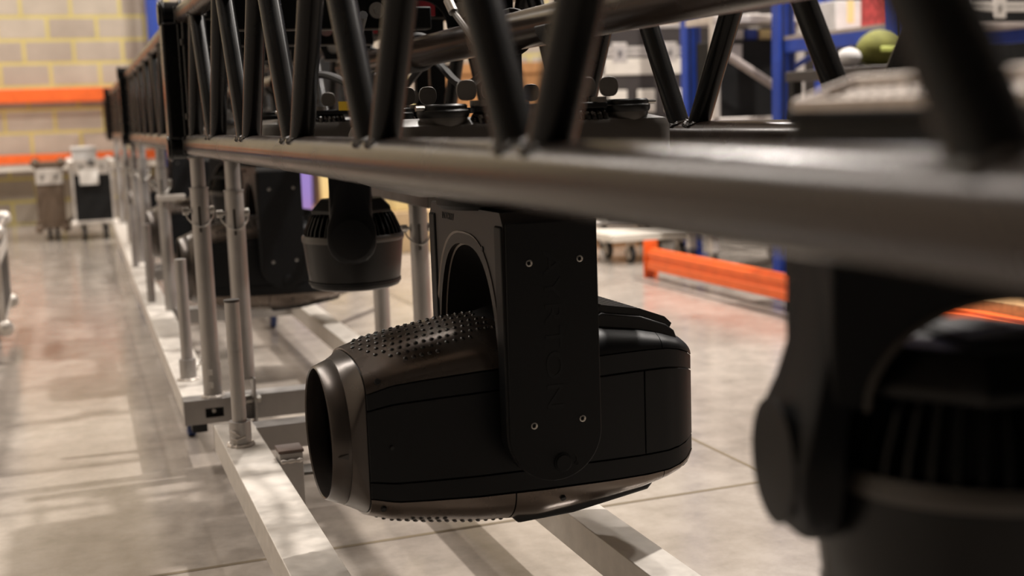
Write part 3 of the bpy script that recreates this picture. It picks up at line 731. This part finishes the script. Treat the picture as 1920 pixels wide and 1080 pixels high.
# ---------------------------------------------------------------- flight cases
def flight_case(name, x0, x1, y0, y1, z0, z1, body, label, lid=.75, castors=True, trim='case_alloy', cat='flight case'):
    cx, cy = (x0+x1)/2, (y0+y1)/2; F = empty(name, (cx, cy, 0), 0, label, cat)
    hx, hy = (x1-x0)/2, (y1-y0)/2
    MB().box(-hx, hx, -hy, hy, z0, z1).build('body', body, F, bevel=.004)
    e = .017; m = MB()
    zl = z0+(z1-z0)*lid
    for sx in (-1, 1):
        for sy in (-1, 1): m.box(sx*hx-e*(1 if sx > 0 else .3)*1, sx*hx+e*(.3 if sx > 0 else 1), sy*hy-e*(1 if sy > 0 else .3), sy*hy+e*(.3 if sy > 0 else 1), z0, z1)
    for z in (z0, zl-.02, zl+.012, z1-.02):
        for sy in (-1, 1): a = sy*hy; m.box(-hx, hx, a-.004, a+.004, z, z+.024)
        for sx in (-1, 1): a = sx*hx; m.box(a-.004, a+.004, -hy, hy, z, z+.024)
    m.box(-hx, hx, -hy, -hy+.025, z1-.002, z1+.003); m.box(-hx, hx, hy-.025, hy, z1-.002, z1+.003); m.box(-hx, -hx+.025, -hy, hy, z1-.002, z1+.003)
    m.build('edge_trim', trim, F, bevel=.002)
    for sx in (-1, 1):
        for sy in (-1, 1):
            for z in (z0, z1): MB().sphere((sx*hx, sy*hy, z), .032, 14, 8).build('ball_corner', trim, F)
    for k in (-.5, .5):
        m = MB(); x = hx*k; m.box(x-.05, x+.05, -hy-.010, -hy-.004, zl-.06, zl+.06); lt = m.build('latch', 'case_alloy', F, bevel=.004)
        m = MB(); m.box(x-.012, x+.012, -hy-.018, -hy-.010, zl-.02, zl+.02); m.build('latch_key', 'steel', lt, bevel=.002)
    if castors:
        for sx in (-1, 1):
            for sy in (-1, 1): castor(F, sx*(hx-.07), sy*(hy-.07), z0, r=(z0-.02)/2, matn='rubber')
    return F
c1 = flight_case('flight_case', 0, .30, 9.95, 10.5, .13, .60, 'case_black', 'black flight case with a white label and silver edges, at the end of the aisle', lid=.93)
c1.location.x = .275
MB().box(-.09, .045, -.292, -.280, .43, .545).build('label_plate', 'label_white', c1)
wb = empty('storage_box', (.235, 10.2, .605), 0, 'white plastic box on top of the aisle flight case', 'box')
MB().box(-.09, .09, -.16, .16, 0, .09).build('box_body', 'white_box', wb, bevel=.01); MB().box(-.095, .095, -.17, .17, .09, .11).build('lid', 'white_box', wb, bevel=.005)
flight_case('wooden_case', -.13, .065, 10.1, 10.7, .10, .60, 'case_brown', 'brown wooden case left of the black flight case at the far wall', lid=.8, trim='case_brown')
c3 = flight_case('flight_case', -1.0, -.215, 4.9, 5.7, .12, .48, 'case_dark', 'dark flight case with worn silver edges, cut off by the left picture edge', lid=.7)
bx = empty('tool_box', (-.46, 5.4, .485), 0, 'dark blue tool box on the case at the left picture edge', 'box')
MB().box(-.2, .19, -.12, .12, 0, .15).build('box_body', 'rack_blue', bx, bevel=.01); MB().box(-.205, .195, -.125, .125, .15, .19).build('lid', 'case_black', bx, bevel=.008); MB().tube([(-.08, 0, .19), (-.08, 0, .22), (.08, 0, .22), (.08, 0, .19)], .008, 8).build('handle', 'steel', bx)

c4 = flight_case('flight_case', 3.10, 3.78, 6.85, 7.5, .17, 1.36, 'case_dark', 'tall dark flight case with broad white trim behind the first blue rack post', lid=.86)
for k in range(2): pass
m = MB(); m.box(-.34, .34, -.334, -.326, .62, .66); m.box(-.34, -.27, -.334, -.326, .17, 1.36); m.box(-.34, .34, -.334, -.326, 1.06, 1.16); m.build('white_trim', 'white_paint', c4, bevel=.003)
for x in (-.19, .0, .19):
    m = MB(); m.box(x-.06, x+.06, -.345, -.335, .83, .97); m.build('handle_plate', 'white_paint', c4, bevel=.006)
dk = empty('wheeled_platform', (3.2, 6.30, 0), 0, 'low white platform on black castors in front of the tall flight case', 'dolly')
MB().box(-.36, .16, -.22, .22, .13, .17).build('deck', 'white_paint', dk, bevel=.004)
for x in (-.22, .09):
    for y in (-.15, .15): castor(dk, x, y, .13, .05, 'rubber')
cr = empty('plywood_crate', (3.55, 9.3, 0), 0, 'large orange-brown plywood crate seen through the truss behind the tall flight case', 'crate')
MB().box(-.75, 1.0, -.4, .4, .12, 1.24).build('crate_body', 'ply', cr, bevel=.006)
m = MB()
for x in (-.75, .1, .9): m.box(x, x+.1, -.42, -.40, .12, 1.24)
m.box(-.75, 1.0, -.42, -.40, .12, .2); m.box(-.75, 1, -.42, -.40, 1.16, 1.24); m.build('battens', 'ply', cr)
m = MB()
for x in (-.7, 0, .8): m.box(x, x+.1, -.4, .4, 0, .12)
m.build('pallet_feet', 'chipboard', cr)

# ---------------------------------------------------------------- blue pallet rack at right
rk = empty('pallet_rack', (3.45, 5.3, 0), 0, 'blue steel rack with perforated posts standing right of the flight case', 'rack')
def post(F, x, y, h, matn='rack_blue'):
    m = MB(); m.box(x-.045, x+.045, y-.035, y+.035, 0, h); m.box(x-.07, x+.07, y-.06, y+.06, 0, .008)
    p = m.build('post', matn, F, bevel=.003)
    for dx in (-.024, .024): MB().box(x+dx-.006, x+dx+.006, y-.0362, y-.034, .1, h-.1).build('slot_groove', 'rubber', p)
for (x, y) in ((0, .99), (0, .04), (0, -.86), (.9, .99), (.9, .04), (.9, -.86)): post(rk, x, y, 2.6)
for x in (0, .9):
    for z in (1.10, 1.9, 2.3): MB().box(x-.02, x+.02, -.825, .0, z, z+.06).build('beam', 'rack_blue', rk, bevel=.004)
MB().box(-.02, .92, -.82, .0, 1.162, 1.18).build('deck', 'grey_paint', rk)
for z in (.4, 1.0, 1.6): MB().tube([(0, .04, z), (.9, .04, z+.45)], .015, 8).build('brace', 'rack_blue', rk)
def carton(x, y, z, sx, sy, sz, matn, label, rz=0):
    o = empty('carton', (x, y, z), rz, label, 'box', 'cartons on the blue rack shelf')
    MB().box(-sx/2, sx/2, -sy/2, sy/2, 0, sz).build('box_body', matn, o, bevel=.004)
    MB().box(-.02, .02, -sy/2-.001, sy/2+.001, sz*.3, sz+.001).build('tape', 'cream', o); return o
carton(3.66, 5.18, 1.181, .17, .2, .15, 'white_box', 'white carton on the rack shelf beside the second blue post')
carton(3.86, 5.18, 1.181, .17, .2, .11, 'carton', 'low tan carton on the rack shelf, next to the white one')
carton(3.76, 4.86, 1.181, .26, .2, .15, 'red_box', 'red printed carton at the right end of the rack shelf')
carton(4.12, 5.10, 1.181, .24, .34, .30, 'white_box', 'taller white carton at the back of the rack shelf')

# grey cart with diagonal brace
ct = empty('steel_cart', (3.34, 5.75, 0), 0, 'grey steel cart with a diagonal brace between the two blue rack posts', 'cart')
m = MB(); m.box(-.17, .42, -.16, .16, .755, .79); m.build('deck', 'case_alloy', ct, bevel=.004)
MB().tube([(-.13, -.15, .79), (-.13, -.15, 1.30)], .026, 14).build('upright', 'case_alloy', ct)
MB().tube([(.38, -.15, .79), (.38, -.15, 1.30)], .026, 14).build('upright', 'case_alloy', ct)
MB().box(-.15, .42, -.18, .12, 1.27, 1.31).build('top_rail', 'case_alloy', ct, bevel=.004)
MB().tube([(-.12, -.19, 1.13), (.36, -.19, .85)], .022, 12).build('diagonal_brace', 'grey_paint', ct)
for x in (-.13, .38):
    for y in (-.12, .12):
        MB().box(x-.02, x+.02, y-.02, y+.02, .10, .755).build('leg', 'case_alloy', ct); castor(ct, x, y, .10, .04, 'rubber')
MB().box(-.17, .42, -.16, .16, .20, .24).build('lower_shelf', 'case_alloy', ct, bevel=.004)
bc = empty('equipment_case', (3.52, 5.82, .79), 0, 'black equipment case on the deck of the grey cart', 'case')
MB().box(-.22, .22, -.12, .12, 0, .40).build('body', 'case_black', bc, bevel=.006); MB().box(-.17, -.09, -.125, -.12, .30, .38).build('handle', 'white_box', bc, bevel=.006)
for i, (mn, ln) in enumerate((('red_box', 'small red box'), ('white_box', 'small white box'), ('rack_blue', 'small blue box'), ('cream', 'small cream box'))):
    o = MB().box(-.035, .035, -.03, .03, 0, .055).build('small_box', mn, bevel=.003); o.location = (3.34+.085*i, 5.76, 1.191); tag(o, ln+' on top of the black equipment case under the cart rail', 'box', 'small boxes on the black case')
lb = empty('black_trunk', (3.52, 5.78, .24), 0, 'low black trunk on the lower shelf of the grey cart', 'trunk')
MB().box(-.2, .2, -.12, .12, 0, .22).build('body', 'case_black', lb, bevel=.008); MB().box(-.205, .205, -.125, .125, .2, .24).build('lid', 'case_black', lb, bevel=.006)

# bags and equipment right of the second post
def soft(name, loc, sc, matn, label, cat, stripe=None):
    o = empty(name, loc, 0, label, cat); m = MB(); m.sphere((0, 0, sc[2]), 1, 20, 12, sc)
    m.v = [(a*(1+.08*math.sin(c*30+b*20)), b*(1+.06*math.sin(a*40)), c) for a, b, c in m.v]; m.build('bag_body', matn, o)
    if stripe: q = MB(); q.box(-sc[0]*.55, sc[0]*.55, -sc[1]*1.03, -sc[1]*.92, sc[2]*.75, sc[2]*1.05); q.build('stripe', stripe, o, bevel=.004)
    return o
wk = empty('work_bench', (2.98, 4.02, 0), 0, 'dark bench behind the silver-topped light base, carrying the bags', 'bench')
MB().box(-.18, .38, -.26, .30, .935, .975).build('bench_top', 'case_dark', wk, bevel=.004)
for x in (-.16, .34):
    for y in (-.22, .26): MB().box(x-.02, x+.02, y-.02, y+.02, 0, .935).build('leg', 'case_black', wk)
soft('tool_bag', (3.03, 4.02, .976), (.095, .08, .072), 'olive_cloth', 'olive green bag with a yellow-green stripe on the dark bench', 'bag', 'hi_vis')
soft('white_bag', (2.875, 4.0, .976), (.042, .05, .038), 'white_cloth', 'crumpled white bag left of the olive bag', 'bag')
soft('beige_bag', (3.185, 4.0, .976), (.06, .05, .038), 'beige_cloth', 'beige soft pouch right of the olive bag', 'pouch')
MB()
# ---------------------------------------------------------------- orange rack beams
ob = empty('rack_beam', (2.80, 2.6, 0), 0, 'long orange steel beam close to the floor at right, behind the spotlights', 'beam')
m = MB(); m.prism([(-.02, .046), (.03, .046), (.03, .150), (-.008, .150), (-.008, .138), (-.02, .135), (-.02, .112), (-.012, .106), (-.012, .088), (-.02, .082)], -1.4, 2.96, 'xz'); m.build('beam_body', 'rack_orange', ob)
for y in (-1.40, 2.965): MB().box(-.028, .05, y, y+.012, .0, .19).build('end_bracket', 'rack_orange', ob, bevel=.001)
bd = MB().box(2.835, 3.22, 1.3, 3.75, .0, .19).build('board_stack', 'chipboard', bevel=.003); tag(bd, 'stack of chipboard sheets lying behind the low orange beam', 'boards')
fs = MB().box(2.70, 2.715, 1.2, 5.55, .0, .004).build('floor_strip', 'cable_grey'); tag(fs, 'dark strip on the floor along the low orange beam', 'strip')
wr = empty('wall_rack', (-1.2, 11.75, 0), 0, 'rack with two long orange beams in front of the block wall', 'rack')
for (z0, z1) in ((1.105, 1.22), (.565, .640)):
    for y in (0, .36): MB().box(-3.4, 3.6, y-.02, y+.02, z0, z1).build('beam', 'rack_orange', wr, bevel=.004)
for x in (-3.4, 1.95+.22, 3.6):
    for y in (0, .36): MB().box(x-.04, x+.04, y-.03, y+.03, 0, 2.6).build('post', 'rack_blue', wr, bevel=.003)
MB().box(-3.4, 3.6, .0, .36, .50, .560).build('deck', 'white_paint', wr, bevel=.003)
# under the truss, far background
def crate(x, y, z, sx, sy, sz, matn, label):
    o = empty('plastic_crate', (x, y, z), 0, label, 'crate'); m = MB(); m.loft([[(-sx/2*k, -sy/2*k, h), (sx/2*k, -sy/2*k, h), (sx/2*k, sy/2*k, h), (-sx/2*k, sy/2*k, h)] for k, h in ((.92, 0), (1, sz))]); m.build('crate_body', matn, o, bevel=.006)
    MB().box(-sx/2-.012, sx/2+.012, -sy/2-.012, sy/2+.012, sz-.02, sz).build('crate_rim', matn, o, bevel=.004); return o
crate(1.84, 9.9, .15, .18, .3, .42, 'purple', 'purple crate seen under the truss between two hanging lights')
crate(2.085, 9.9, .15, .19, .3, .42, 'cream', 'cream yellow crate right of the purple crate')
crate(2.08, 7.7, .26, .14, .25, .14, 'cream', 'small yellow crate seen above the wash light fins')
o = MB().box(1.7, 2.45, 9.6, 10.3, 0, .15).build('wooden_pallet', 'chipboard', bevel=.004); tag(o, 'low wooden pallet carrying the purple and cream crates', 'pallet')
o = MB().box(1.95, 2.5, 7.5, 8.0, 0, .26).build('wooden_block', 'carton', bevel=.004); tag(o, 'carton base carrying the small yellow crate', 'box')
flight_case('flight_case', 1.25, 2.6, 11.0, 11.6, .642, 1.9, 'case_black', 'wide black case on the wall rack seen darkly through the truss', lid=.8, castors=False)

flight_case('flight_case', 4.75, 6.9, 8.6, 9.3, .15, 2.1, 'case_dark', 'broad dark flight case behind the grey cart, right of the plywood crate', lid=.7)
flight_case('flight_case', 4.9, 6.8, 6.0, 6.8, .15, 1.9, 'case_black', 'dark flight case behind the blue rack shelf', lid=.7)
